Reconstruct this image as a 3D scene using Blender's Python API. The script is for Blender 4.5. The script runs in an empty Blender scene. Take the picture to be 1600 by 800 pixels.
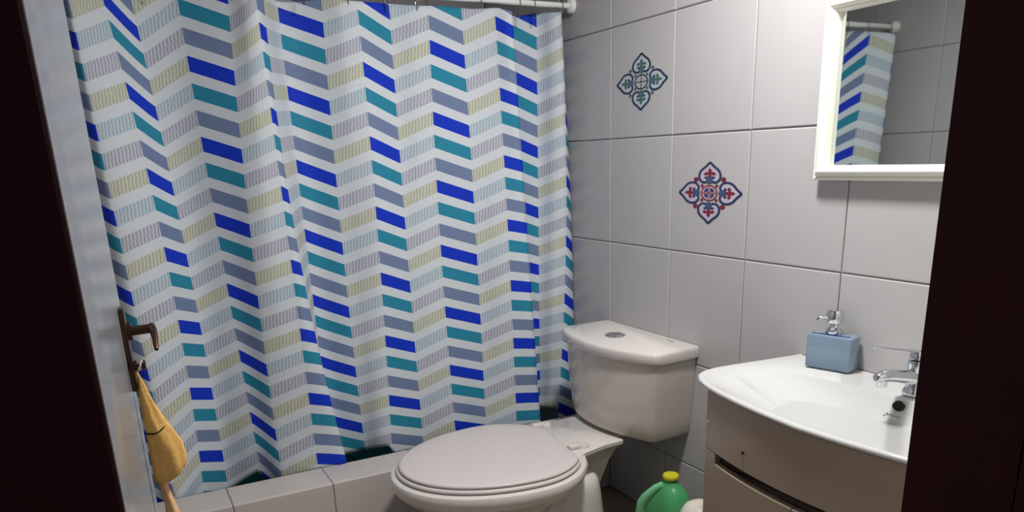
import bpy, bmesh, math, random
import numpy as np
from mathutils import Vector, Matrix
random.seed(7)
sc = bpy.context.scene
COL = sc.collection
H = 1.30                      # eye height

# ------------------------------------------------------------------ camera
cam_d = bpy.data.cameras.new('camera'); cam = bpy.data.objects.new('camera', cam_d); COL.objects.link(cam)
cam_d.sensor_width = 36; cam_d.lens = 36*1183.9/1600
cam_d.shift_x = -0.0059; cam_d.shift_y = 0.130
cam_d.clip_start = 0.02
Rm = Matrix(((0.88094568, 0.1645265, -0.44369555), (-0.47212838, 0.24200531, -0.84766044), (-0.03208592, 0.95622406, 0.29087116)))
cam.matrix_world = Matrix.Translation((0, 0, H)) @ Rm.to_4x4()
sc.camera = cam

# ------------------------------------------------------------------ world, light, exposure
w = bpy.data.worlds.new('world'); sc.world = w; w.use_nodes = True
w.node_tree.nodes['Background'].inputs[0].default_value = (0.8, 0.85, 1, 1)
w.node_tree.nodes['Background'].inputs[1].default_value = 0.15
LAMP = (1.08, 1.32, 2.24)
ld = bpy.data.lights.new('ceiling_light', 'AREA'); ld.shape = 'DISK'; ld.size = 0.22; ld.energy = 28; ld.color = (1.0, 0.985, 0.96)
lo = bpy.data.objects.new('ceiling_light_source', ld); lo.location = LAMP; COL.objects.link(lo)
vs = sc.view_settings
vs.view_transform = 'Standard'; vs.look = 'None'; vs.gamma = 1; vs.exposure = 0.0
try: vs.use_curve_mapping = False
except Exception: pass

# ------------------------------------------------------------------ helpers
def lin(c):
    return tuple(((v/255)/12.92 if v/255 <= .04045 else ((v/255+.055)/1.055)**2.4) for v in c)
def mat(name, rgb, rough=.5, metal=0, spec=.5, coat=0, trans=0, ior=1.45, bump=0, bscale=60, vary=0, alpha=1):
    m = bpy.data.materials.new(name); m.use_nodes = True
    nt = m.node_tree; b = nt.nodes['Principled BSDF']
    c = lin(rgb)
    b.inputs['Base Color'].default_value = (*c, 1)
    b.inputs['Roughness'].default_value = rough; b.inputs['Metallic'].default_value = metal
    b.inputs['Specular IOR Level'].default_value = spec; b.inputs['Coat Weight'].default_value = coat
    b.inputs['Transmission Weight'].default_value = trans; b.inputs['IOR'].default_value = ior
    tc = nt.nodes.new('ShaderNodeTexCoord'); nz = nt.nodes.new('ShaderNodeTexNoise')
    nz.inputs['Scale'].default_value = bscale; nz.inputs['Detail'].default_value = 4
    nt.links.new(tc.outputs['Object'], nz.inputs['Vector'])
    if vary:
        mx = nt.nodes.new('ShaderNodeMix'); mx.data_type = 'RGBA'
        mx.inputs[6].default_value = (*[v*(1-vary) for v in c], 1); mx.inputs[7].default_value = (*[min(1, v*(1+vary)) for v in c], 1)
        nt.links.new(nz.outputs['Fac'], mx.inputs[0]); nt.links.new(mx.outputs[2], b.inputs['Base Color'])
    if bump:
        bp = nt.nodes.new('ShaderNodeBump'); bp.inputs['Strength'].default_value = bump; bp.inputs['Distance'].default_value = .002
        nt.links.new(nz.outputs['Fac'], bp.inputs['Height']); nt.links.new(bp.outputs['Normal'], b.inputs['Normal'])
    return m
M = {}
M['tile'] = mat('glazed_tile', (180, 177, 178), .24, spec=.45, bump=.04, bscale=9, vary=.03)
M['grout'] = mat('grout', (160, 157, 154), .9, vary=.1)
M['floor'] = mat('floor_tile', (140, 130, 112), .4, vary=.12, bscale=12)
M['plaster'] = mat('plaster', (215, 213, 208), .8, bump=.1)
M['ceramic'] = mat('ceramic', (214, 208, 203), .12, spec=.5, coat=.3)
M['tank'] = mat('ceramic_tank_shaded', (196, 188, 180), .14, spec=.5, coat=.2)  # toilet ceramic toned down: shade on the tank front put into its colour
M['plastic'] = mat('seat_plastic', (204, 196, 194), .38, spec=.4)
M['basin'] = mat('basin_ceramic', (206, 206, 204), .1, coat=.4)
M['chrome'] = mat('chrome', (215, 218, 222), .09, metal=1)
M['vanity'] = mat('vanity_lacquer', (160, 142, 126), .28, spec=.4, vary=.03, bscale=5)
M['slot'] = mat('slot_dark', (58, 46, 40), .6)
M['black'] = mat('black', (8, 8, 9), .5)
M['frame'] = mat('mirror_frame', (243, 241, 230), .3, spec=.5)
M['mirror'] = mat('mirror_glass', (225, 232, 230), .02, metal=1)
M['rod'] = mat('rod_white', (240, 240, 238), .25)
M['ring'] = mat('ring_metal', (120, 120, 120), .3, metal=1)
M['door'] = mat('door_paint', (150, 150, 152), .19, spec=.8, bump=.05, bscale=5)
M['wood'] = mat('dark_wood', (58, 22, 22), .6, spec=.15, bump=.2, bscale=14, vary=.25)
M['bronze'] = mat('bronze', (92, 66, 54), .28, metal=.85)
M['cloth'] = mat('yellow_cloth', (244, 190, 108), .85, bump=.5, bscale=160, vary=.12)
M['peach'] = mat('peach_cloth', (240, 190, 140), .85, bump=.4, bscale=160, vary=.1)
M['cord'] = mat('dark_cord', (30, 26, 24), .8)
M['jug'] = mat('green_plastic', (74, 158, 98), .3, spec=.5, vary=.08, bscale=10)
M['jug_light'] = mat('green_plastic_light', (130, 212, 160), .35)
M['cap'] = mat('yellow_plastic', (206, 198, 40), .4)
M['curb'] = mat('kerb_tile', (196, 188, 184), .26, spec=.45, vary=.03)
M['pot'] = mat('white_plastic', (215, 210, 196), .35)
M['teal'] = mat('teal_mosaic', (50, 150, 155), .35, vary=.2, bscale=20)
M['grey_mark'] = mat('grey_print', (120, 118, 114), .5)
M['soap'] = mat('blue_soap_glass', (142, 166, 188), .08, trans=.3, ior=1.33, coat=.6)
M['soap_glass'] = mat('clear_glass', (196, 222, 238), .02, trans=1, ior=1.25)
M['soap_dark'] = mat('soap_surface', (28, 44, 110), .15)
M['lampglass'] = mat('lamp_glass', (250, 250, 250), .4)
nt = M['lampglass'].node_tree; nt.nodes['Principled BSDF'].inputs['Emission Color'].default_value = (1, .98, .95, 1); nt.nodes['Principled BSDF'].inputs['Emission Strength'].default_value = 6

def link(name, me, m=None, parent=None, smooth=True):
    o = bpy.data.objects.new(name, me); COL.objects.link(o)
    for mm in (m if isinstance(m, (list, tuple)) else [m]):
        if mm is not None and len(me.materials) < 8: me.materials.append(mm)
    if parent is not None: o.parent = parent
    return o
def obj(name, bm, m, parent=None, smooth=40):
    bmesh.ops.remove_doubles(bm, verts=bm.verts, dist=1e-6)
    bmesh.ops.recalc_face_normals(bm, faces=bm.faces)
    me = bpy.data.meshes.new(name)
    if smooth:
        for f in bm.faces: f.smooth = True
        for e in bm.edges:
            if len(e.link_faces) == 2 and e.calc_face_angle(0) > math.radians(smooth): e.smooth = False
    bm.to_mesh(me); bm.free()
    return link(name, me, m, parent)
def thing(name, label, cat, loc=(0, 0, 0), group=None):
    o = bpy.data.objects.new(name, None); COL.objects.link(o); o.location = loc
    o.empty_display_size = .05
    o['label'] = label; o['category'] = cat
    if group: o['group'] = group
    return o
def tag(o, label, cat, group=None):
    o['label'] = label; o['category'] = cat
    if group: o['group'] = group
    return o
def box(bm, lo, hi, bev=0, seg=2, mi=0):
    r = bmesh.ops.create_cube(bm, size=1)
    vs_ = r['verts']
    for v in vs_:
        v.co = Vector([lo[i] + (v.co[i]+.5)*(hi[i]-lo[i]) for i in range(3)])
    fs = set(f for v in vs_ for f in v.link_faces)
    for f in fs: f.material_index = mi
    if bev:
        es = list(set(e for v in vs_ for e in v.link_edges))
        bmesh.ops.bevel(bm, geom=es, offset=bev, segments=seg, profile=.5, affect='EDGES')
    return bm
def B(): return bmesh.new()
def loft(bm, rings, cap0=True, cap1=True, mi=0, closed=True):
    vr = [[bm.verts.new(p) for p in r] for r in rings]
    n = len(vr[0])
    for a, b in zip(vr[:-1], vr[1:]):
        for i in range(n if closed else n-1):
            j = (i+1) % n
            try: f = bm.faces.new((a[i], a[j], b[j], b[i])); f.material_index = mi
            except ValueError: pass
    if cap0: f = bm.faces.new(vr[0][::-1]); f.material_index = mi
    if cap1: f = bm.faces.new(vr[-1]); f.material_index = mi
    return vr
def tube(bm, pts, rad, n=10, caps=True, mi=0, flat=1.0):
    pts = [Vector(p) for p in pts]
    if not hasattr(rad, '__len__'): rad = [rad]*len(pts)
    rings = []; up = Vector((0, 0, 1)); side = None
    for i, p in enumerate(pts):
        t = (pts[min(i+1, len(pts)-1)] - pts[max(i-1, 0)]).normalized()
        if side is None:
            side = t.cross(up if abs(t.z) < .9 else Vector((1, 0, 0))).normalized()
        else:
            side = (side - t*side.dot(t)).normalized()
        up2 = side.cross(t)
        rings.append([p + (side*math.cos(a)+up2*math.sin(a)*flat)*rad[i] for a in [2*math.pi*k/n for k in range(n)]])
    loft(bm, rings, caps, caps, mi)
    return bm
def lathe(bm, c, prof, n=24, axis='z', mi=0):
    rings = []
    for r, h in prof:
        ring = []
        for k in range(n):
            a = 2*math.pi*k/n; u, v = r*math.cos(a), r*math.sin(a)
            if axis == 'z': p = (c[0]+u, c[1]+v, c[2]+h)
            elif axis == 'x': p = (c[0]+h, c[1]+u, c[2]+v)
            else: p = (c[0]+u, c[1]+h, c[2]+v)
            ring.append(p)
        rings.append(ring)
    loft(bm, rings, mi=mi)
    return bm
def smooth_poly(pts, n=8):
    """closed Catmull-Rom through the points"""
    out = []; L = len(pts); P = [Vector(p) for p in pts]
    for i in range(L):
        a, b, c, d = P[i-1], P[i], P[(i+1) % L], P[(i+2) % L]
        for k in range(n):
            t = k/n
            out.append(.5*((2*b)+(c-a)*t+(2*a-5*b+4*c-d)*t*t+(3*b-a-3*c+d)*t**3))
    return out

# ------------------------------------------------------------------ the room
WX, CX = 1.65, -0.098        # wall with the toilet, wall behind the door
CY = 2.50                    # back edge of the kerb
FRONT0, FRONT1 = 0.38, 0.50  # wall with the doorway
BACK = 3.35
CEIL = 2.30
def struct(name, bm, m, parent=None, smooth=0):
    o = obj(name, bm, m, parent, smooth); 
    if parent is None: o['kind'] = 'structure'
    return o

_tc = {}
def tile_mesh(a, b, key='tile', t=.008, bev=.003, m='tile'):
    k = (round(a, 4), round(b, 4), key)
    if k in _tc: return _tc[k]
    bm = B()
    v = [(0, 0, 0), (a, 0, 0), (a, b, 0), (0, b, 0), (0, 0, t-bev*.7), (a, 0, t-bev*.7), (a, b, t-bev*.7), (0, b, t-bev*.7),
         (bev, bev, t), (a-bev, bev, t), (a-bev, b-bev, t), (bev, b-bev, t)]
    V = [bm.verts.new(p) for p in v]
    for q in ((0, 1, 5, 4), (1, 2, 6, 5), (2, 3, 7, 6), (3, 0, 4, 7), (4, 5, 9, 8), (5, 6, 10, 9), (6, 7, 11, 10), (7, 4, 8, 11), (8, 9, 10, 11)):
        bm.faces.new([V[i] for i in q])
    me = bpy.data.meshes.new(key); bm.to_mesh(me); bm.free(); me.materials.append(M[m]); _tc[k] = me
    return me
def tiling(parent, origin, U, W, ulines, wlines, name='tile', gap=.0015, m='tile', t=.008):
    """tiles between successive lines; U, W are in-plane unit vectors, U x W is the outward normal"""
    U, W = Vector(U), Vector(W); N = U.cross(W)
    for i in range(len(ulines)-1):
        for j in range(len(wlines)-1):
            a = ulines[i+1]-ulines[i]-2*gap; b = wlines[j+1]-wlines[j]-2*gap
            if a < .01 or b < .01: continue
            o = bpy.data.objects.new(name, tile_mesh(a, b, name, t=t, m=m)); COL.objects.link(o)
            p = Vector(origin)+U*(ulines[i]+gap)+W*(wlines[j]+gap)
            o.matrix_world = Matrix(((U.x, W.x, N.x, p.x), (U.y, W.y, N.y, p.y), (U.z, W.z, N.z, p.z), (0, 0, 0, 1)))
            o.parent = parent; o.matrix_parent_inverse = Matrix()
def lines(first, step, lo, hi):
    L = [lo]; k = math.ceil((lo-first)/step+1e-6)
    while first+k*step < hi-1e-6:
        if first+k*step > L[-1]+.012: L.append(first+k*step)
        k += 1
    return L+[hi]
TT = .008
zl = lines(.2618, .3647, 0, CEIL)
yl = lines(.994, .3432, FRONT1, BACK)
wr = struct('wall_right', box(B(), (WX+TT-.002, FRONT1-.12, 0), (WX+.12, BACK, CEIL)), M['grout'])
tiling(wr, (WX+TT, 0, 0), (0, -1, 0), (0, 0, 1), [-v for v in yl[::-1]], zl)
wl = struct('wall_left', box(B(), (CX-.12, FRONT0, 0), (CX-TT+.002, BACK, CEIL)), M['grout'])
tiling(wl, (CX-TT, 0, 0), (0, 1, 0), (0, 0, 1), yl, zl)
wb = struct('wall_back', box(B(), (CX-.12, BACK+TT-.002, 0), (WX+.12, BACK+.12, CEIL)), M['grout'])
tiling(wb, (0, BACK+TT, 0), (1, 0, 0), (0, 0, 1), lines(0, .3432, CX, WX), zl)
DL, DR = -.0225, 1.5108*FRONT1      # clear opening of the doorway
bm = B()
box(bm, (-1.2, FRONT0+.01, 0), (DL-.045, FRONT1, CEIL)); box(bm, (DR+.045, FRONT0+.01, 0), (2.6, FRONT1, CEIL)); box(bm, (DL-.045, FRONT0+.01, 2.13), (DR+.045, FRONT1, CEIL))
struct('wall_front', bm, M['plaster'])
struct('ceiling', box(B(), (CX-.12, FRONT0, CEIL), (WX+.12, BACK+.12, CEIL+.08)), M['plaster'])
fl = struct('floor', box(B(), (-1.2, -1.2, -.1), (2.6, BACK+.1, -TT+.002)), M['grout'])
tiling(fl, (0, 0, -TT), (1, 0, 0), (0, 1, 0), lines(.28, .3432, CX, WX), lines(.994, .3432, FRONT1, 2.366), m='floor')
# dark door frame: two jambs and the head, each with its casing
for nm, x0, x1, c0, c1 in (('trim_1', DL-.04, DL, DL-.16, -.0386*(FRONT0-.014)), ('trim_2', DR, DR+.04, DR, DR+.16)):
    bm = B(); box(bm, (x0, FRONT0, 0), (x1, FRONT1, 2.13), .001, 1)
    box(bm, (c0, FRONT0-.014, 0), (c1, FRONT0+.004, 2.16), .0015, 1)
    o = struct(nm, bm, M['wood'])
bm = B(); box(bm, (DL-.16, FRONT0-.014, 2.13), (DR+.16, FRONT0+.004, 2.26), .003, 1); box(bm, (DL, FRONT0+.004, 2.10), (DR, FRONT1, 2.13))
struct('trim_3', bm, M['wood'])

# kerb of the shower with its tiles
KZ, KF = .281, 2.366
kb = struct('trim_4', box(B(), (CX, KF+TT-.002, 0), (WX, CY+.02, KZ-TT+.002)), M['grout'])
kb_l = lines(.2085, .32, CX, WX)
tiling(kb, (0, KF+TT, 0), (1, 0, 0), (0, 0, 1), kb_l, [0, .0, KZ-.001][1:], 'kerb_tile', gap=.0012, m='curb')
tiling(kb, (0, KF+.001, KZ-TT), (1, 0, 0), (0, 1, 0), kb_l, [0, CY+.022-KF], 'kerb_tile', gap=.0012, m='curb')
sf = struct('floor_2', box(B(), (CX, CY+.02, -.1), (WX, BACK, .04)), M['grout'])
tiling(sf, (0, 0, .04), (1, 0, 0), (0, 1, 0), lines(0, .1, CX, WX), lines(CY+.022, .1, CY+.022, BACK), 'mosaic_tile', gap=.002, m='teal')

# ------------------------------------------------------------------ ceiling lamp
t = thing('ceiling_lamp', 'round white ceiling lamp in the middle of the bathroom ceiling', 'lamp', (LAMP[0], LAMP[1], CEIL))
obj('lamp_base', lathe(B(), (0, 0, 0), [(.001, 0), (.13, 0), (.13, -.02), (.125, -.024), (.001, -.024)], 32), M['rod'], t)
obj('lamp_diffuser', lathe(B(), (0, 0, 0), [(.001, -.024), (.118, -.024), (.122, -.03), (.118, -.045), (.08, -.053), (.001, -.055)], 32), M['lampglass'], t)

# ------------------------------------------------------------------ shower curtain
# every node: fabric coordinate u (even-odd = printed band), list of (row, x, z) seen in the plane y=2.6, depth top/bottom
def px2(x, y, Y=2.6):
    c = (809.4047, 608.0001); f = 1183.8967
    v = Vector((x-c[0], -(y-c[1]), -f)); r = Rm @ v
    r *= Y/r.y
    return r.x, r.z+H
LN = {0: (0, [(104, 45), (131, 185), (157, 320), (180, 442)]),
 1: (2, [(195, 128), (228, 262), (255, 385), (278, 500), (296, 606), (310, 704)]),
 2: (1, [(292, 87), (314, 213), (335, 332), (354, 442), (372, 546), (391, 643)]),
 3: (0, [(405, 37), (422, 165), (437, 289), (453, 405), (469, 515), (484, 615), (492, 706)]),
 4: (-1, [(433, 12), (449, 132), (462, 250), (475, 357), (487, 460), (500, 555)]),
 5: (1, [(567, 97), (577, 212), (586, 321), (595, 426), (602, 525), (607, 616)]),
 6: (0, [(671, 62), (676, 174), (682, 281), (688, 383), (695, 477.5), (702, 569), (710, 657)]),
 7: (-1, [(773, 25), (782, 137), (787, 242), (792, 342), (797, 438), (803, 528), (805, 614)]),
 9: (6, [(883, 275), (882, 370), (880, 460), (876, 546), (872, 630)])}
RN = {0: (0, [(117, 48), (151, 198), (179, 332), (203.6, 454)]),
 1: (-1, [(220, 45), (235, 162), (265, 287), (294, 395), (316, 505), (328, 607), (346, 702)]),
 2: (1, [(363, 110), (384, 235), (389, 350), (400, 460), (417, 572), (431, 670)]),
 3: (0, [(415, 45), (432, 172), (450, 297), (470, 410), (491, 518), (512, 620), (540, 709)]),
 4: (-1, [(504, 37), (516, 157), (526, 272), (534, 377), (544, 481), (555, 575), (566, 659)]),
 5: (1, [(616, 125), (625, 235), (631, 340), (640, 439), (649, 534), (655, 624)]),
 6: (0, [(726, 87), (732, 195), (740, 300), (750, 490), (755, 579)]),
 8: (-2, [(838, 25), (840, 125), (840, 227), (841, 327), (842, 416), (843, 496)])}
ROW6R = [0, 3, 6, 12, 15]
nodes = []
def node(u, rows, pts, yt, yb, deg=2, dx=0, dxb=None):
    P = [px2(*p) for p in pts]
    z = np.array([p[1] for p in P]); x = np.array([p[0] for p in P])
    fx = np.polyfit(z, x, deg); fg = np.polyfit(z, rows, 1 if len(pts) < 5 else 2)
    nodes.append((u, fx, fg, yt, yb, dx, dx if dxb is None else dxb))
def rows_of(k, d):
    r0, pts = d[k]
    if d is RN and k == 6: return [float(v) for v in ROW6R]
    return [r0+3*i for i in range(len(pts))]
DEP = {0: ((2.575, 2.58), (2.535, 2.54)), 1: ((2.60, 2.60), (2.66, 2.68)), 2: ((2.65, 2.64), (2.575, 2.57)), 3: ((2.535, 2.535), (2.58, 2.525)),
       4: ((2.68, 2.68), (2.655, 2.66)), 5: ((2.61, 2.60), (2.64, 2.63)), 6: ((2.62, 2.61), (2.625, 2.62)), 7: ((2.58, 2.57), None), 8: (None, (2.67, 2.68)), 9: ((2.60, 2.59), None)}
zz = [1.8, 1.4, 1.0, .6, .3]
def const_node(u, xs, g_of, yt, yb):
    fx = np.polyfit(zz, xs, 2); nodes.append((u, fx, np.array(g_of), yt, yb, 0, 0))
# straight rows for hidden places: row = (z0 - z)/.0763
def lg(z0): return [-1/.0763, z0/.0763]
const_node(-.22, [-.030]*5, lg(1.668), 2.60, 2.60)
for j in range(7):
    node(2*j, rows_of(j, LN), LN[j][1], *DEP[j][0], deg=1 if j in (0,) else 2)
    node(2*j+1, rows_of(j, RN), RN[j][1], *DEP[j][1], deg=1 if j in (0,) else 2)
node(14, rows_of(7, LN), LN[7][1], *DEP[7][0])
nodes.append((14.5, np.polyfit([px2(*p)[1] for p in [(800, 32), (810, 154), (816, 256), (823, 353), (829, 447), (835, 537), (842, 620)]],
      [px2(*p)[0] for p in [(800, 32), (810, 154), (816, 256), (823, 353), (829, 447), (835, 537), (842, 620)]], 2), np.array(lg(1.675)), 2.545, 2.54, 0, 0))
const_node(15, [1.365, 1.385, 1.40, 1.425, 1.44], lg(1.64), 2.60, 2.59)
const_node(16, [1.355, 1.375, 1.39, 1.41, 1.425], lg(1.69), 2.67, 2.66)
node(17, [-2+3*i for i in range(6)], RN[8][1], 2.675, 2.68)
const_node(18, [1.588, 1.608, 1.594, 1.575, 1.55], lg(1.692), 2.60, 2.60)
const_node(19, [1.575, 1.606, 1.638, 1.642, 1.625], lg(1.645), 2.71, 2.60)
nodes.sort(key=lambda a: a[0])
NU = [n[0] for n in nodes]
ZT, ZB = 1.80, .245
def zfrac(z): return (ZT-z)/(ZT-ZB)
def node_at(i, z):
    u, fx, fg, yt, yb, dx, dxb = nodes[i]
    s = zfrac(z)
    return float(np.polyval(fx, z)), float(np.polyval(fg, z)), yt+(yb-yt)*s
hem_pts = [(-.3, .238), (2.9, .238), (3.2, .25), (3.5, .268), (3.8, .282), (3.97, .287), (4.02, .258), (4.5, .243), (5, .238), (6.9, .245), (7, .255), (7.1, .268), (8, .278), (9, .285), (9.97, .280), (10.03, .242), (14.6, .24), (15, .29), (17, .31), (18, .292), (18.05, .24), (19, .24)]
top_pts = [(-.3, 1.80), (3, 1.803), (9, 1.80), (11.5, 1.796), (12.5, 1.80), (13.3, 1.797), (14.1, 1.806), (14.5, 1.797), (15, 1.785), (16, 1.778), (16.6, 1.787), (17, 1.797), (18, 1.806), (19, 1.79)]
def interp(tab, u): return float(np.interp(u, [a for a, b in tab], [b for a, b in tab]))
us = []
for a, b in zip(NU[:-1], NU[1:]):
    k = 10 if b-a > .7 else 6
    us += [a+(b-a)*i/k for i in range(k)]
us.append(NU[-1])
def cr(p0, p1, p2, p3, t): return .5*((2*p1)+(p2-p0)*t+(2*p0-5*p1+4*p2-p3)*t*t+(3*p1-p0-3*p2+p3)*t**3)
NV = 90
CREASES = ((1.5, .8, .007), (2.55, .5, .006), (5.5, .9, .010), (9.5, 1.1, .013), (11.5, 1.0, .011), (13.5, .9, .008), (17.5, .5, .012), (7.5, .5, .006))
bm = B(); uvl = bm.loops.layers.uv.new('fabric')
grid = []; uvs = []
for u in us:
    i = max(0, min(len(NU)-2, int(np.searchsorted(NU, u, side='right'))-1)); t_ = (u-NU[i])/(NU[i+1]-NU[i])
    col_ = []; uvc = []
    zt, zb = interp(top_pts, u), interp(hem_pts, u)
    for k in range(NV+1):
        z = zt+(zb-zt)*k/NV
        nd = [node_at(max(0, min(len(NU)-1, i+d)), z) for d in (-1, 0, 1, 2)]
        x = .35*cr(*[n[0] for n in nd], t_)+.65*(nd[1][0]*(1-t_)+nd[2][0]*t_)
        y = cr(*[n[2] for n in nd], t_)
        g = nd[1][1]*(1-t_)+nd[2][1]*t_
        # soft packing creases and slight drape ripple, kept clear of the kerb
        rip = .003*math.sin(u*2.3+z*5)+.0025*math.sin(u*5.1-z*3.1)-sum(a_*max(0, 1-abs(u-c_)/w_) for c_, w_, a_ in CREASES)
        yy = max(y+rip, 2.515); s = yy/2.6
        X = min(max(x*s, CX+.006), WX-.006)
        col_.append(bm.verts.new((X, yy, H+(z-H)*s))); uvc.append((u, g))
    grid.append(col_); uvs.append(uvc)
for a in range(len(us)-1):
    for k in range(NV):
        q = ((a, k), (a, k+1), (a+1, k+1), (a+1, k))
        f = bm.faces.new([grid[i][j] for i, j in q]); f.smooth = True
        for lp, (i, j) in zip(f.loops, q): lp[uvl].uv = uvs[i][j]
me = bpy.data.meshes.new('shower_curtain'); bm.to_mesh(me); bm.free()

def curtain_material():
    m = bpy.data.materials.new('chevron_curtain'); m.use_nodes = True; nt = m.node_tree; N = nt.nodes; Lk = nt.links
    b = N['Principled BSDF']
    uvn = N.new('ShaderNodeUVMap'); uvn.uv_map = 'fabric'
    sp = N.new('ShaderNodeSeparateXYZ'); Lk.new(uvn.outputs[0], sp.inputs[0])
    def mth(op, a, b_=None, c_=None):
        n = N.new('ShaderNodeMath'); n.operation = op
        for i, v in enumerate((a, b_, c_)):
            if v is None: continue
            if isinstance(v, (int, float)): n.inputs[i].default_value = v
            else: Lk.new(v, n.inputs[i])
        return n.outputs[0]
    def mix(f, a, b_):
        n = N.new('ShaderNodeMix'); n.data_type = 'RGBA'; Lk.new(f, n.inputs[0])
        for i, v in ((6, a), (7, b_)):
            if isinstance(v, tuple): n.inputs[i].default_value = (*lin(v), 1)
            else: Lk.new(v, n.inputs[i])
        return n.outputs[2]
    u = mth('ADD', sp.outputs[0], 6.0); g = mth('ADD', sp.outputs[1], 30.0)   # shift keeps both positive: 3 bands pairs, 30 rows
    j = mth('FLOOR', mth('DIVIDE', u, 2.0)); fu = mth('FRACT', u)
    hatch = mth('GREATER_THAN', mth('FRACT', mth('DIVIDE', u, 2.0)), .5)
    r = mth('FLOOR', g); fg = mth('FRACT', g)
    idx = mth('MODULO', mth('ADD', r, j), 3.0)
    is1 = mth('MULTIPLY', mth('GREATER_THAN', idx, .5), mth('LESS_THAN', idx, 1.5)); is2 = mth('GREATER_THAN', idx, 1.5)
    # weave jitter
    tc = N.new('ShaderNodeTexCoord'); nz = N.new('ShaderNodeTexNoise'); nz.inputs['Scale'].default_value = 220; Lk.new(tc.outputs['Object'], nz.inputs['Vector'])
    solid = mix(is2, mix(is1, (0, 54, 216), (44, 152, 184)), (130, 148, 186))
    solid = mix(mth('MULTIPLY', nz.outputs['Fac'], .05), solid, (150, 190, 215))
    thread = mix(is2, mix(is1, (168, 194, 212), (170, 168, 192)), (194, 192, 146))
    base = (234, 240, 246)
    st = mth('FRACT', mth('MULTIPLY', fu, 11.0))
    seg = mth('FLOOR', mth('MULTIPLY', fg, 3.4))
    st2 = mth('FRACT', mth('ADD', mth('MULTIPLY', fu, 11.0), mth('MULTIPLY', seg, .22)))
    line = mth('MULTIPLY', mth('GREATER_THAN', st2, .35), mth('LESS_THAN', st2, .87))
    brk = mth('GREATER_THAN', mth('ADD', nz.outputs['Fac'], 0.0), .36)
    line = mth('MULTIPLY', mth('ADD', mth('MULTIPLY', line, .58), .24), mth('ADD', mth('MULTIPLY', brk, .25), .75))
    hcol = mix(line, base, thread)
    col = mix(hatch, solid, hcol)
    inrow = mth('LESS_THAN', fg, .575)
    col = mix(inrow, base, col)
    # grid weave
    wv = mth('MULTIPLY', mth('SINE', mth('MULTIPLY', u, 260.0)), mth('SINE', mth('MULTIPLY', g, 120.0)))
    bp = N.new('ShaderNodeBump'); bp.inputs['Strength'].default_value = .25; bp.inputs['Distance'].default_value = .0015; Lk.new(wv, bp.inputs['Height'])
    Lk.new(bp.outputs[0], b.inputs['Normal']); Lk.new(col, b.inputs['Base Color'])
    b.inputs['Roughness'].default_value = .6; b.inputs['Specular IOR Level'].default_value = .25
    tr = N.new('ShaderNodeBsdfTranslucent'); Lk.new(col, tr.inputs['Color'])
    ms = N.new('ShaderNodeMixShader'); ms.inputs[0].default_value = .25
    Lk.new(b.outputs[0], ms.inputs[1]); Lk.new(tr.outputs[0], ms.inputs[2]); Lk.new(ms.outputs[0], N['Material Output'].inputs[0])
    return m
curtain = link('shower_curtain', me, curtain_material())
md = curtain.modifiers.new('thickness', 'SOLIDIFY'); md.thickness = .0012; md.offset = 1
tag(curtain, 'white fabric shower curtain with blue, teal and grey chevron bands, hanging behind the tiled kerb', 'shower curtain')

# rod with its two flanges, and the rings
RZ, RY = 1.831, 2.615
t = thing('curtain_rod', 'white tension rod running above the shower curtain from wall to wall', 'curtain rod', (0, RY, RZ))
bm = B(); tube(bm, [(CX+.004, 0, 0), (1.10, 0, 0)], .0115, 16); obj('outer_tube', bm, M['rod'], t)
bm = B(); tube(bm, [(1.09, 0, 0), (WX-.004, 0, 0)], .0098, 16); obj('inner_tube', bm, M['rod'], t)
obj('flange', lathe(B(), (WX, 0, 0), [(.001, -.001), (.026, -.001), (.027, -.006), (.024, -.016), (.015, -.021), (.001, -.021)], 24, 'x'), M['rod'], t)
obj('flange', lathe(B(), (CX, 0, 0), [(.001, .001), (.026, .001), (.027, .006), (.024, .016), (.015, .021), (.001, .021)], 24, 'x'), M['rod'], t)
ring_me = None
ORD = ['nearest to']+[w_+' from' for w_ in 'second third fourth fifth sixth seventh eighth ninth tenth eleventh twelfth thirteenth'.split()]
ringx = [-.05, .10, .23, .36, .50, .66, .80, .93, 1.035, 1.27, 1.425, 1.485, 1.60]
for q, x in enumerate(ringx):
    if ring_me is None:
        bm = B(); R0 = .033
        pts = [(0, .0155*math.sin(a), -.016+.033*math.cos(a)) for a in [2*math.pi*k/20 for k in range(21)]]
        tube(bm, pts, .0014, 6, False); lathe(bm, (0, 0, -.047), [(.001, -.003), (.0035, -.0015), (.0035, .0015), (.001, .003)], 8)
        o = obj('curtain_ring', bm, M['ring']); ring_me = o.data
    else:
        o = bpy.data.objects.new('curtain_ring', ring_me); COL.objects.link(o)
    o.location = (x, RY, RZ); o.rotation_euler = (0, 0, random.uniform(-.15, .15))
    tag(o, 'thin metal curtain ring on the white rod, '+ORD[len(ringx)-1-q]+' the tiled wall behind the toilet', 'curtain ring', 'curtain rings along the white rod')

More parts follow.
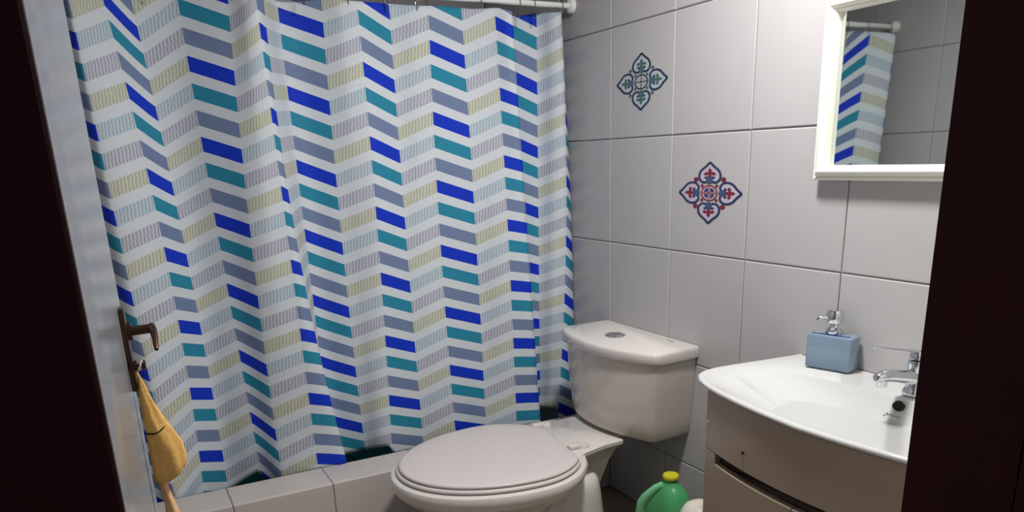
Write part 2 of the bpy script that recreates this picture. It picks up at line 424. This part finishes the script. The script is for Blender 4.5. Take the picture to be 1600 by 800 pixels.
# ------------------------------------------------------------------ toilet
TY = 2.075
def egg(z, cx=1.03, af=.355, ab=.25, w_=.265, s=1.0, cut=None, n=56, cy=TY, dx=0):
    r = []
    for k in range(n):
        a = 2*math.pi*k/n; ca, sa = math.cos(a), math.sin(a)
        x = cx+dx+(-(af*s)*ca if ca > 0 else -(ab*s)*ca)
        y = cy+w_*s*sa
        if cut is not None: x = min(x, cut+(y-2.12)*.16)
        r.append((x, y, z))
    return r
t = thing('toilet', 'white ceramic toilet with closed lid, between the tiled kerb and the vanity', 'toilet', (0, 0, 0))
bm = B()
loft(bm, [egg(.364, af=.368, ab=.245, w_=.276), egg(.360, af=.380, ab=.256, w_=.287), egg(.350, af=.385, ab=.262, w_=.291), egg(.330, af=.383, ab=.256, w_=.289), egg(.308, af=.370, ab=.225, w_=.274),
          egg(.275, af=.330, ab=.15, w_=.232), egg(.22, af=.28, ab=.08, w_=.18), egg(.16, af=.22, ab=.05, w_=.135), egg(.10, af=.18, ab=.05, w_=.115), egg(.03, af=.185, ab=.06, w_=.125), egg(0, af=.195, ab=.06, w_=.13)])
# deck carrying the tank
def deck(z, g=0, x1=1.63, xm=9, yl=0, yh=9):
    e = [(1.04, 1.825), (1.13, 1.868), (1.20, 1.925), (1.27, 1.962), (1.36, 1.985), (1.442, 1.990)]
    f_ = [(x+(g if 0 else 0), y+g) for x, y in e]
    pts = f_+[(1.452, 2.04+g*.6), (x1-.08, 2.09+g*.5), (x1-.08, 2.26-g*.5), (1.47-g*.3, 2.28-g*.6)]+[(1.42, 2.295-g), (1.30, 2.285-g), (1.20, 2.29-g), (1.13, 2.30-g), (1.04, 2.30-g)]
    return [(min(x, xm), max(yl, min(yh, y)), z) for x, y in pts]
loft(bm, [deck(.3665, .003), deck(.3645, 0), deck(.352, .001), deck(.347, .008), deck(.32, .045, xm=1.46, yl=1.93, yh=2.25), deck(.27, .07, xm=1.43, yl=2.0, yh=2.22), deck(.10, .085, xm=1.36, yl=2.02, yh=2.20)])
# trapway: rounded hump behind the bowl
def hump(z, w2, x0, x1):
    c = (x0+x1)/2; h = (x1-x0)/2; r = []
    for k in range(32):
        a = 2*math.pi*k/32; ca, sa = math.cos(a), math.sin(a)
        r.append((c+h*math.copysign(abs(ca)**.55, ca), 2.11+w2*math.copysign(abs(sa)**.7, sa), z))
    return r
loft(bm, [hump(0, .165, 1.02, 1.40), hump(.12, .163, 1.04, 1.385), hump(.19, .16, 1.06, 1.375), hump(.225, .154, 1.10, 1.368), hump(.250, .145, 1.15, 1.36), hump(.266, .125, 1.19, 1.348), hump(.276, .08, 1.23, 1.33)])
obj('bowl', bm, M['ceramic'], t, 38)
bm = B()
loft(bm, [egg(.366, af=.352, ab=.236, w_=.262, cut=1.238), egg(.3665, af=.362, ab=.240, w_=.271, cut=1.242), egg(.370, af=.365, ab=.242, w_=.274, cut=1.244), egg(.3755, af=.364, ab=.241, w_=.273, cut=1.243), egg(.378, af=.358, ab=.237, w_=.267, cut=1.24)])
obj('seat', bm, M['plastic'], t, 60)
bm = B()
loft(bm, [egg(.380, af=.346, ab=.230, w_=.256, cut=1.230), egg(.3805, af=.353, ab=.236, w_=.263, cut=1.235), egg(.3845, af=.355, ab=.238, w_=.265, cut=1.237), egg(.3885, af=.353, ab=.236, w_=.263, cut=1.235), egg(.3905, af=.346, ab=.231, w_=.256, cut=1.229), egg(.3912, af=.30, ab=.20, w_=.215, cut=1.20)])
obj('lid', bm, M['plastic'], t, 60)
for yy in (2.012, 2.262):
    bm = B(); box(bm, (1.236, yy-.014, .3655), (1.285, yy+.014, .382), .005, 3); lathe(bm, (1.292, yy, .3655), [(.001, 0), (.022, 0), (.022, .006), (.017, .012), (.001, .013)], 16)
    h_ = obj('hinge', bm, M['ceramic'], t)
# tank body, bowed front, tapering downwards
def tankring(z, g, gx=0, full=False):
    base = [(1.648, 1.868), (1.57, 1.858), (1.492, 1.852), (1.474, 1.856), (1.462, 1.868), (1.443, 1.915), (1.420, 1.99), (1.405, 2.07), (1.400, 2.13), (1.402, 2.20), (1.412, 2.27), (1.428, 2.325), (1.440, 2.352), (1.46, 2.372), (1.49, 2.378), (1.57, 2.376), (1.648, 2.372)]
    if full:
        base = [(1.648, 1.860), (1.57, 1.852), (1.488, 1.846), (1.470, 1.850), (1.456, 1.862), (1.434, 1.908), (1.408, 1.985), (1.392, 2.06), (1.386, 2.13), (1.39, 2.20), (1.402, 2.275), (1.416, 2.33), (1.43, 2.36), (1.452, 2.382), (1.485, 2.389), (1.57, 2.389), (1.648, 2.387)]
    cy = 2.118; r = []
    for x, y in base:
        if x < 1.6: x += gx
        r.append((x, cy+(y-cy)*(1-g), z))
    return r
bm = B()
loft(bm, [tankring(.374, .17, .05), tankring(.380, .12, .02), tankring(.392, .10, .012), tankring(.44, .085, .008), tankring(.55, .045, .003), tankring(.655, .015, .002), tankring(.660, .015, .002)])
obj('tank', bm, M['tank'], t, 50)
bm = B()
loft(bm, [tankring(.655, .006, .004, True), tankring(.659, 0, 0, True), tankring(.682, 0, 0, True), tankring(.689, .003, .002, True), tankring(.693, .014, .009, True)])
tl = obj('tank_lid', bm, M['ceramic'], t, 50)
bm = B(); lathe(bm, (1.515, 2.145, .692), [(.001, 0), (.036, 0), (.036, .004), (.032, .0055), (.001, .0055)], 28); obj('button_ring', bm, M['chrome'], tl)
for s_ in (-1, 1):
    bm = B()
    pts = [(1.515+.028*math.cos(a), 2.145+s_*(.0015+.028*math.sin(a)), .6970) for a in [math.pi*k/14 for k in range(15)]]
    loft(bm, [pts, [(x, y, .7000) for x, y, z in pts]]); obj('flush_button', bm, M['chrome'], tl)
bm = B(); box(bm, (1.618, 1.985, .693), (1.626, 1.993, .6934)); box(bm, (1.618, 1.95, .693), (1.623, 1.978, .6934)); obj('printed_mark', bm, M['grey_mark'], tl, 0)

# ------------------------------------------------------------------ vanity cabinet
VX = 1.25; VY0, VY1 = .72, 1.372; VC = (VY0+VY1)/2
def fx(y): return VX-.048*(1-((y-VC)/((VY1-VY0)/2))**2)
t = thing('vanity_cabinet', 'pale lacquered vanity cabinet with bowed front and finger slot under the washbasin', 'cabinet', (0, 0, 0))
bm = B(); [box(bm, a_, b_) for a_, b_ in (((VX+.02, VY1-.022, .06), (WX-.01, VY1-.004, .690)), ((VX+.02, VY0+.005, .06), (WX-.01, VY0+.023, .690)), ((VX+.02, VY0+.023, .06), (WX-.01, VY1-.022, .078)), ((WX-.022, VY0+.023, .078), (WX-.01, VY1-.022, .60)), ((VX+.02, VY0+.023, .53), (VX+.034, VY1-.022, .60)))]; box(bm, (VX+.05, VY0+.02, 0), (WX-.02, VY1-.02, .06)); obj('carcass', bm, M['vanity'], t, 0)
def front(y0, y1, z0, z1, n=24, th=.018):
    ring = [(fx(y0+(y1-y0)*k/n), y0+(y1-y0)*k/n) for k in range(n+1)]+[(fx(y1-(y1-y0)*k/n)+th, y1-(y1-y0)*k/n) for k in range(n+1)]
    bm = B(); loft(bm, [[(x+(.002 if e else 0)*(1 if i <= n else 0), y, z) for i, (x, y) in enumerate(ring)] for z, e in ((z0, 1), (z0+.002, 0), (z1-.002, 0), (z1, 1))]); return bm
def fill_front(y0, y1, z0, z1): return front(y0, y1, z0, z1)
uf = obj('upper_front', front(VY0, VY1, .5855, .7385), M['vanity'], t, 30)
lf = obj('door', front(VY0, VC-.0015, .075, .558), M['vanity'], t, 30)
lf2 = obj('door', front(VC+.0015, VY1, .075, .558), M['vanity'], t, 30)
bm = B()
n = 20; y0, y1 = 1.322, VY1
ring = [(fx(y0+(y1-y0)*k/n), y0+(y1-y0)*k/n) for k in range(n+1)]+[(VX+.03, y1), (VX+.03, y0)]
loft(bm, [[(x, y, z) for x, y in ring] for z in (.5585, .585)]); obj('slot_end', bm, M['vanity'], t, 30)
bm = B(); box(bm, (VX+.005, VY0+.03, .552), (VX+.022, 1.33, .592)); obj('finger_slot', bm, M['slot'], t, 0)
obj('screw', lathe(B(), (fx(1.19)-.002, 1.205, .632), [(.001, 0), (.0035, 0), (.0035, .003), (.001, .003)], 10, 'x'), M['black'], t)
obj('screw_cap', lathe(B(), (fx(1.362)-.0015, 1.362, .655), [(.001, 0), (.0035, 0), (.0035, .003), (.001, .003)], 10, 'x'), M['ceramic'], t)

# ------------------------------------------------------------------ washbasin
BCY = 1.045; BT = .752
half = [(1.650, .407), (1.58, .414), (1.50, .422), (1.42, .431), (1.36, .434), (1.312, .426), (1.281, .403), (1.258, .370), (1.239, .325), (1.224, .27), (1.209, .19), (1.197, .10), (1.190, .0)]
outl = [(x, BCY+d) for x, d in half]+[(x, BCY-d) for x, d in half[-2::-1]]
def resample(pts, n):
    P = [Vector(p) for p in pts]; d = [0]
    for a, b in zip(P[:-1], P[1:]): d.append(d[-1]+(b-a).length)
    out = []
    for k in range(n):
        s = d[-1]*k/(n-1); i = 0
        while i < len(P)-2 and d[i+1] < s: i += 1
        f = (s-d[i])/(d[i+1]-d[i]); out.append(tuple(P[i].lerp(P[i+1], f)))
    return out
front_o = resample(outl, 73)                    # along left end, front, right end
back_o = [(1.650, BCY-.407+.814*k/20) for k in range(1, 20)]
OUT = front_o+back_o; NO = len(OUT)
CB = Vector((1.375, BCY))
def inner_pt(p):
    """bowl mouth: smooth oval-ish outline inside the rim"""
    v = Vector(p)-CB; a = math.atan2(v.y, v.x)
    ca, sa = math.cos(a), math.sin(a); ax = .155 if ca > 0 else .170; ay = .372; e = 2.7
    rr = (abs(ca/ax)**e+abs(sa/ay)**e)**(-1/e)
    return CB+Vector((ca, sa))*rr
bm = B(); rings = []
def orl(off, z):
    r = []
    for p in OUT:
        v = CB-Vector(p); q = Vector(p)+v.normalized()*off
        if p[0] > 1.645: q = Vector((1.650, q.y))
        r.append((q.x, q.y, z))
    return r
rings += [orl(.10, .70), orl(.075, .722), orl(.045, .7375), orl(.010, .7395), orl(.003, .7415), orl(0, .746), orl(.002, .7505), orl(.007, .7530), orl(.014, .7528), orl(.022, .7515)]
for tt, z in ((0, .7505), (.03, .747), (.08, .738), (.16, .722), (.3, .698), (.45, .674), (.6, .655), (.75, .643), (.88, .637), (.96, .634)):
    r = []
    for p in OUT:
        q = inner_pt(p); v = Vector(p)-CB
        # back and right walls steep, left end a gentle slope
        steep = 1.0
        if v.x > 0: steep = .45
        tq = tt**(1/ (1+.0)) ; k = tt if v.x <= 0 else tt
        w_ = q.lerp(CB+Vector((.02, -.02)), tt if v.x <= 0 else tt**1.25)
        soft = max(0, min(1, (q.y-(BCY+.05))/.30)); soft = soft*soft*(3-2*soft)
        zz_ = z+soft*(BT-.004-z)*.42*(1-tt)**.8 if tt > 0 else z
        r.append((w_.x, w_.y, zz_))
    rings.append(r)
loft(bm, rings)
t = thing('washbasin', 'white ceramic washbasin with bowed front rim set on the pale vanity cabinet', 'washbasin', (0, 0, 0))
obj('basin', bm, M['basin'], t, 60)
bm = B(); lathe(bm, (1.392, BCY-.02, .632), [(.001, 0), (.026, 0), (.026, .006), (.022, .007), (.001, .004)], 24); obj('drain', bm, M['chrome'], t)
# overflow opening and the small script mark below it, lying on the rear wall of the bowl
bm = B(); c0 = Vector((1.517, 1.040, .7355)); n0 = Vector((-.80, 0, .6)).normalized(); u0 = Vector((0, 1, 0)); v0 = n0.cross(u0)
pts = [c0+u0*.0135*math.cos(a)+v0*.0115*math.sin(a) for a in [2*math.pi*k/24 for k in range(24)]]
loft(bm, [[p+n0*.004 for p in pts], [p-n0*.004 for p in pts]]); obj('overflow_hole', bm, M['black'], t)
bm = B(); pts = []
for k in range(61):
    s = k/60; pts.append(c0-v0*0+Vector((-.016, .020-.042*s, -.021))+v0*(.0032*math.sin(s*34)*(1-.5*s)+(.004 if s < .12 else 0))+n0*.004)
tube(bm, pts, .0009, 5); obj('script_mark', bm, M['grey_mark'], t)

# ------------------------------------------------------------------ faucet
t = thing('basin_faucet', 'chrome single-lever faucet on the washbasin beside the dark door frame', 'faucet', (1.575, 1.045, BT))
bm = B(); lathe(bm, (0, 0, 0), [(.001, 0), (.026, 0), (.027, .006), (.024, .012), (.0215, .02), (.020, .055), (.021, .075), (.020, .082), (.001, .084)], 28); obj('body', bm, M['chrome'], t)
bm = B(); tube(bm, [(.0, 0, .040), (-.03, .003, .046), (-.06, .006, .052), (-.085, .010, .056), (-.105, .012, .057), (-.118, .014, .053), (-.124, .014, .048)], [.020, .019, .0175, .0165, .0155, .0115, .004], 16, flat=.85); obj('spout', bm, M['chrome'], t)
bm = B(); lathe(bm, (-.104, .012, .034), [(.001, 0), (.011, 0), (.012, .004), (.012, .018), (.001, .02)], 18); obj('aerator', bm, M['chrome'], t)
bm = B(); lathe(bm, (0, 0, .084), [(.001, 0), (.0185, .001), (.0185, .012), (.015, .018), (.001, .02)], 24)
tube(bm, [(.008, 0, .099), (-.03, .002, .108), (-.07, .004, .116), (-.11, .007, .124), (-.145, .010, .132), (-.15, .010, .133)], [.014, .010, .0085, .008, .0075, .003], 12, flat=.32)
obj('lever', bm, M['chrome'], t)

# ------------------------------------------------------------------ soap dispenser
t = thing('soap_dispenser', 'square blue glass soap dispenser with chrome pump on the washbasin rim', 'soap dispenser', (1.600, 1.300, BT+.002))
t.rotation_euler = (0, 0, math.radians(16))
bm = B(); box(bm, (-.028, -.059, 0), (.028, .059, .090), .006, 4); obj('bottle', bm, M['soap'], t, 60)
bm = B(); box(bm, (-.0235, -.0545, .0815), (.0235, .0545, .083), .0008, 1)
obj('soap_surface', bm, M['soap_dark'], t, 0)
bm = B(); box(bm, (-.0225, -.050, .0902), (-.013, .050, .0908), .0002, 1); obj('rim_line', bm, M['soap_dark'], t, 0)
pm = obj('pump', lathe(B(), (0, 0, .090), [(.001, 0), (.019, 0), (.021, .004), (.020, .013), (.013, .018), (.011, .021), (.011, .028), (.020, .030), (.0215, .034), (.0215, .058), (.019, .062), (.001, .063)], 26), M['chrome'], t)
bm = B(); tube(bm, [(0, 0, .134), (-.014, .018, .134), (-.024, .030, .131), (-.027, .034, .126)], [.006, .006, .0055, .005], 12); obj('nozzle', bm, M['chrome'], pm)

# ------------------------------------------------------------------ framed mirror
t = thing('wall_mirror', 'white framed mirror hanging on the tiled wall above the washbasin', 'mirror', (WX, 1.16, 1.435))
HY, HZ = .268, .2125
prof = [(0, 0), (0, .022), (.003, .026), (.007, .027), (.010, .025), (.012, .031), (.017, .036), (.022, .037), (.026, .033), (.029, .028), (.032, .027), (.035, .020), (.037, .0)]  # (inset, height off the wall)
def member(p0, p1):
    return p0
cor = [(HY, -HZ), (HY, HZ), (-HY, HZ), (-HY, -HZ)]
for k in range(4):
    a, b = cor[k], cor[(k+1) % 4]
    bm = B(); rings = []
    for (cy_, cz_) in (a, b):
        rings.append([(-h_-.002, cy_-math.copysign(d, cy_), cz_-math.copysign(d, cz_)) for d, h_ in prof])
    loft(bm, rings); obj('frame_side', bm, M['frame'], t, 35)
bm = B(); box(bm, (-.0015, -HY+.031, -HZ+.031), (.0015, HY-.031, HZ-.031)); mg = obj('mirror_glass', bm, M['mirror'], t, 0); mg.location = (-.0105, 0, 0); mg.rotation_euler = (0, 0, math.radians(-.62))

# ------------------------------------------------------------------ decals on the tiles
def fan_poly(bm, pts, z, mi):
    vs_ = [bm.verts.new((p[0], p[1], z)) for p in pts]
    try: f = bm.faces.new(vs_); f.material_index = mi
    except ValueError: pass
def stroke(bm, pts, w_, z, mi):
    P = [Vector(p) for p in pts]; L, R_ = [], []
    for i, p in enumerate(P):
        d = (P[min(i+1, len(P)-1)]-P[max(i-1, 0)]).normalized(); n_ = Vector((-d.y, d.x))*w_/2
        L.append(bm.verts.new((*(p+n_), z))); R_.append(bm.verts.new((*(p-n_), z)))
    for i in range(len(P)-1):
        f = bm.faces.new((L[i], L[i+1], R_[i+1], R_[i])); f.material_index = mi
def circ(cx, cy, r, n=16): return [(cx+r*math.cos(2*math.pi*k/n), cy+r*math.sin(2*math.pi*k/n)) for k in range(n)]
def open_smooth(pts, n=5):
    P = [Vector(p) for p in pts]; P = [P[0]]+P+[P[-1]]; out = []
    for i in range(1, len(P)-2):
        a, b, c, d = P[i-1:i+3]
        for k in range(n):
            t_ = k/n; out.append(tuple(cr(a, b, c, d, t_)))
    return out+[tuple(P[-1])]
def decal(name, label, y, z, sy, sz, cols, dots):
    bm = B()
    half_ = open_smooth([(0, 1), (.13, .86), (.27, .74), (.335, .60), (.32, .45), (.22, .355), (.11, .36), (.055, .43), (.10, .51), (.16, .48)])
    for q in range(4):
        a = q*math.pi/2; ca, sa = round(math.cos(a)), round(math.sin(a))
        rot = lambda p: (p[0]*ca-p[1]*sa, p[0]*sa+p[1]*ca)
        body = [(0, .97), (.13, .84), (.27, .72), (.325, .60), (.31, .46), (.22, .365), (.0, .33), (-.22, .365), (-.31, .46), (-.325, .60), (-.27, .72), (-.13, .84)]
        fan_poly(bm, [rot(p) for p in body], .0002, 0)
        for s_ in (1, -1):
            stroke(bm, [rot((p[0]*s_, p[1])) for p in half_], .072, .0005, 1)
        fleur = [(0, .82), (.06, .74), (.05, .68), (.14, .68), (.20, .62), (.14, .56), (.05, .60), (.06, .50), (-.06, .50), (-.05, .60), (-.14, .56), (-.20, .62), (-.14, .68), (-.05, .68), (-.06, .74)]
        fan_poly(bm, [rot(p) for p in fleur], .0004, 2)
        fan_poly(bm, [rot(p) for p in [(-.07, .52), (-.12, .40), (-.05, .30), (.05, .30), (.12, .40), (.07, .52)]], .0006, 3)
        fan_poly(bm, [rot(p) for p in circ(.44, .44, dots)], .0004, 2 if dots > .06 else 3)
        fan_poly(bm, [rot((p[0], p[1])) for p in circ(.235, .235, .05, 10)], .0004, 2)
        fan_poly(bm, [rot(p) for p in [(.035, .035), (.17, .035), (.15, .10), (.10, .15), (.035, .17)]], .0006, 4)
    fan_poly(bm, circ(0, 0, .27, 24), .0001, 0)
    stroke(bm, circ(0, 0, .245, 28)+[(.245, 0)], .05, .0005, 5)
    stroke(bm, [(-.22, 0), (.22, 0)], .03, .0007, 5); stroke(bm, [(0, -.22), (0, .22)], .03, .0007, 5)
    me = bpy.data.meshes.new(name); bm.to_mesh(me); bm.free()
    o = link(name, me, [mat(name+str(i), c, .35) for i, c in enumerate(cols)])
    # local x -> -y (to the right in the picture), local y -> up
    o.matrix_world = Matrix(((0, 0, -1, WX-.0006), (-sy, 0, 0, y), (0, sz, 0, z), (0, 0, 0, 1)))
    tag(o, label, 'sticker')
decal('tile_decal', 'green and navy ornamental diamond sticker on the upper wall tile beside the curtain', 2.193, 1.5315, .137, .088,
      [(176, 184, 192), (30, 46, 72), (66, 100, 92), (70, 96, 112), (170, 168, 168), (36, 52, 56)], .06)
decal('tile_decal', 'red and blue ornamental diamond sticker on the wall tile above the toilet tank', 1.842, 1.180, .139, .091,
      [(184, 174, 192), (40, 48, 84), (118, 28, 50), (58, 78, 112), (54, 52, 96), (134, 50, 60)], .08)

# ------------------------------------------------------------------ open door with its handle
D0, D1 = Vector((-.046, .505)), Vector((-.0008, 1.252))
dvec = (D1-D0).normalized(); dn = Vector((dvec.y, -dvec.x))     # dn points into the room (+x)
dang = math.atan2(dvec.y, dvec.x)
dr = bpy.data.objects.new('door_1', None); COL.objects.link(dr); dr.location = (D0.x, D0.y, 0); dr.rotation_euler = (0, 0, dang); dr['kind'] = 'structure'
DLEN = (D1-D0).length
# local x along the leaf, local -y is the visible face
bm = B(); box(bm, (0, 0, .012), (DLEN, .038, 2.09), .002, 2); obj('door_leaf', bm, M['door'], dr)
px_ = DLEN-.058
hd = bm = B(); box(bm, (px_-.018, -.007, .998), (px_+.018, 0, 1.118), .0025, 2); hp = obj('handle_plate', bm, M['bronze'], dr)
bm = B(); tube(bm, [(px_, -.002, 1.083), (px_, -.012, 1.083)], .013, 16); tube(bm, [(px_, -.010, 1.083), (px_, -.038, 1.084)], .0068, 14)
tube(bm, [(px_+.006, -.038, 1.086), (px_-.012, -.040, 1.083), (px_-.030, -.041, 1.074), (px_-.045, -.041, 1.066), (px_-.050, -.041, 1.063)], [.0055, .0052, .0042, .0034, .0028], 12)
obj('lever', bm, M['bronze'], dr)
bm = B(); tube(bm, [(px_, -.005, 1.032), (px_, -.011, 1.032)], .008, 12); tube(bm, [(px_, -.010, 1.032), (px_, -.017, 1.032)], .0025, 8); lathe(bm, (px_, -.019, 1.032), [(.001, -.003), (.0075, -.003), (.0075, .003), (.001, .003)], 12, 'y')
obj('thumb_turn', bm, M['bronze'], dr)
for z in (.25, 1.05, 1.85):
    bm = B(); tube(bm, [(-.003, -.006, z-.045), (-.003, -.006, z+.045)], .006, 10); obj('hinge', bm, M['bronze'], dr)

# ------------------------------------------------------------------ yellow cloth hanging from the thumb turn
t = thing('hanging_cloth', 'yellow cloth pouch hanging from the bronze door handle', 'cloth', (0, 1.175, 0))
t.location = (0, 1.185, 0)
lv = [(1.026, .0035, .0035, .003), (1.018, .006, .006, .004), (1.0, .0035, .0115, .008), (.975, .003, .018, .011), (.955, -.001, .025, .013), (.940, -.001, .031, .015), (.925, -.001, .038, .016), (.905, -.001, .0455, .017), (.885, -.001, .0475, .018), (.872, -.001, .0465, .018), (.864, .000, .042, .016), (.858, .001, .030, .013), (.854, .006, .014, .006)]
def cloth_rings(lv, n=28, wr_=.10, seed=0):
    R_ = []
    for z, xa, xb, dy in lv:
        c = (xa+xb)/2; h = (xb-xa)/2+.002; r = []
        for k in range(n):
            a = 2*math.pi*k/n
            f = 1+wr_*math.sin(5*a+z*30+seed)+.05*math.sin(9*a-z*50)
            x = c+h*math.cos(a)*(1 if h < .004 else min(f, 1.05)); r.append((max(x, .0015), dy*math.sin(a)*f, z+.004*math.sin(a*2+z*9)*(h/.02)))
        R_.append(r)
    return R_
bm = B(); loft(bm, cloth_rings(lv)); obj('pouch', bm, M['cloth'], t, 180)
bm = B(); pts = [(.0005+.0315*s, -.0155*math.sin(math.pi*(s*.8+.15))-.0012, .9345+.010*s*s+.002*math.sin(s*3.1)*-1) for s in [k/16 for k in range(17)]]
tube(bm, pts, .0011, 6); obj('draw_cord', bm, M['cord'], t)
bm = B(); tube(bm, [(.006, 0, 1.026), (.010, -.004, 1.034), (.013, .0, 1.0415), (.0145, .004, 1.036), (.009, .003, 1.026)], .0012, 6); obj('loop', bm, M['rod'], t)
lv2 = [(.866, .006, .014, .006), (.84, .009, .017, .007), (.815, .011, .022, .008), (.79, .010, .027, .010), (.76, .010, .032, .011), (.72, .010, .034, .012), (.68, .012, .030, .010), (.66, .014, .026, .006)]
bm = B(); loft(bm, cloth_rings(lv2, seed=2)); obj('hanging_end', bm, M['peach'], t, 180)

# ------------------------------------------------------------------ green jug and white pot on the floor
JX, JY = 1.49, 1.80
t = thing('green_jug', 'green plastic jug with yellow cap on the floor between toilet and vanity', 'jug', (JX, JY, 0))
def rr(z, y0, y1, hx, e=.6, x0=0, n=36):
    c, h = (y0+y1)/2, (y1-y0)/2; r = []
    for k in range(n):
        a = 2*math.pi*k/n; ca, sa = math.cos(a), math.sin(a)
        r.append((x0+hx*math.copysign(abs(sa)**e, sa), c+h*math.copysign(abs(ca)**e, ca), z))
    return r
bm = B()
loft(bm, [rr(0, -.085, .10, .05), rr(.006, -.092, .108, .056), (rr(.10, -.095, .112, .058)), rr(.15, -.095, .112, .058), rr(.185, -.092, .10, .057, .7), rr(.215, -.085, .075, .052, .8), rr(.24, -.07, .05, .044, .9), rr(.262, -.052, .034, .034, 1), rr(.275, -.032, .016, .022, 1), rr(.285, -.030, .014, .021, 1)])
obj('body', bm, M['jug'], t, 60)
bm = B(); tube(bm, [(-.028, -.002, .268), (-.040, .016, .252), (-.046, .034, .230), (-.050, .054, .206), (-.052, .070, .180), (-.052, .078, .145), (-.05, .070, .10)], [.011, .013, .015, .018, .02, .02, .012], 14)
obj('handle', bm, M['jug_light'], t, 60)
obj('cap', lathe(B(), (0, -.008, .285), [(.001, 0), (.025, 0), (.027, .003), (.027, .011), (.024, .015), (.001, .016)], 26), M['cap'], t)
t = thing('white_pot', 'small round white pot with domed top on the floor beside the vanity', 'pot', (1.40, 1.545, 0))
obj('pot_body', lathe(B(), (0, 0, 0), [(.001, 0), (.052, 0), (.056, .01), (.060, .20), (.060, .255), (.001, .255)], 32), M['pot'], t)
obj('pot_lid', lathe(B(), (0, 0, .2555), [(.001, 0), (.061, 0), (.062, .01), (.058, .035), (.046, .055), (.026, .066), (.001, .069)], 32), M['pot'], t)
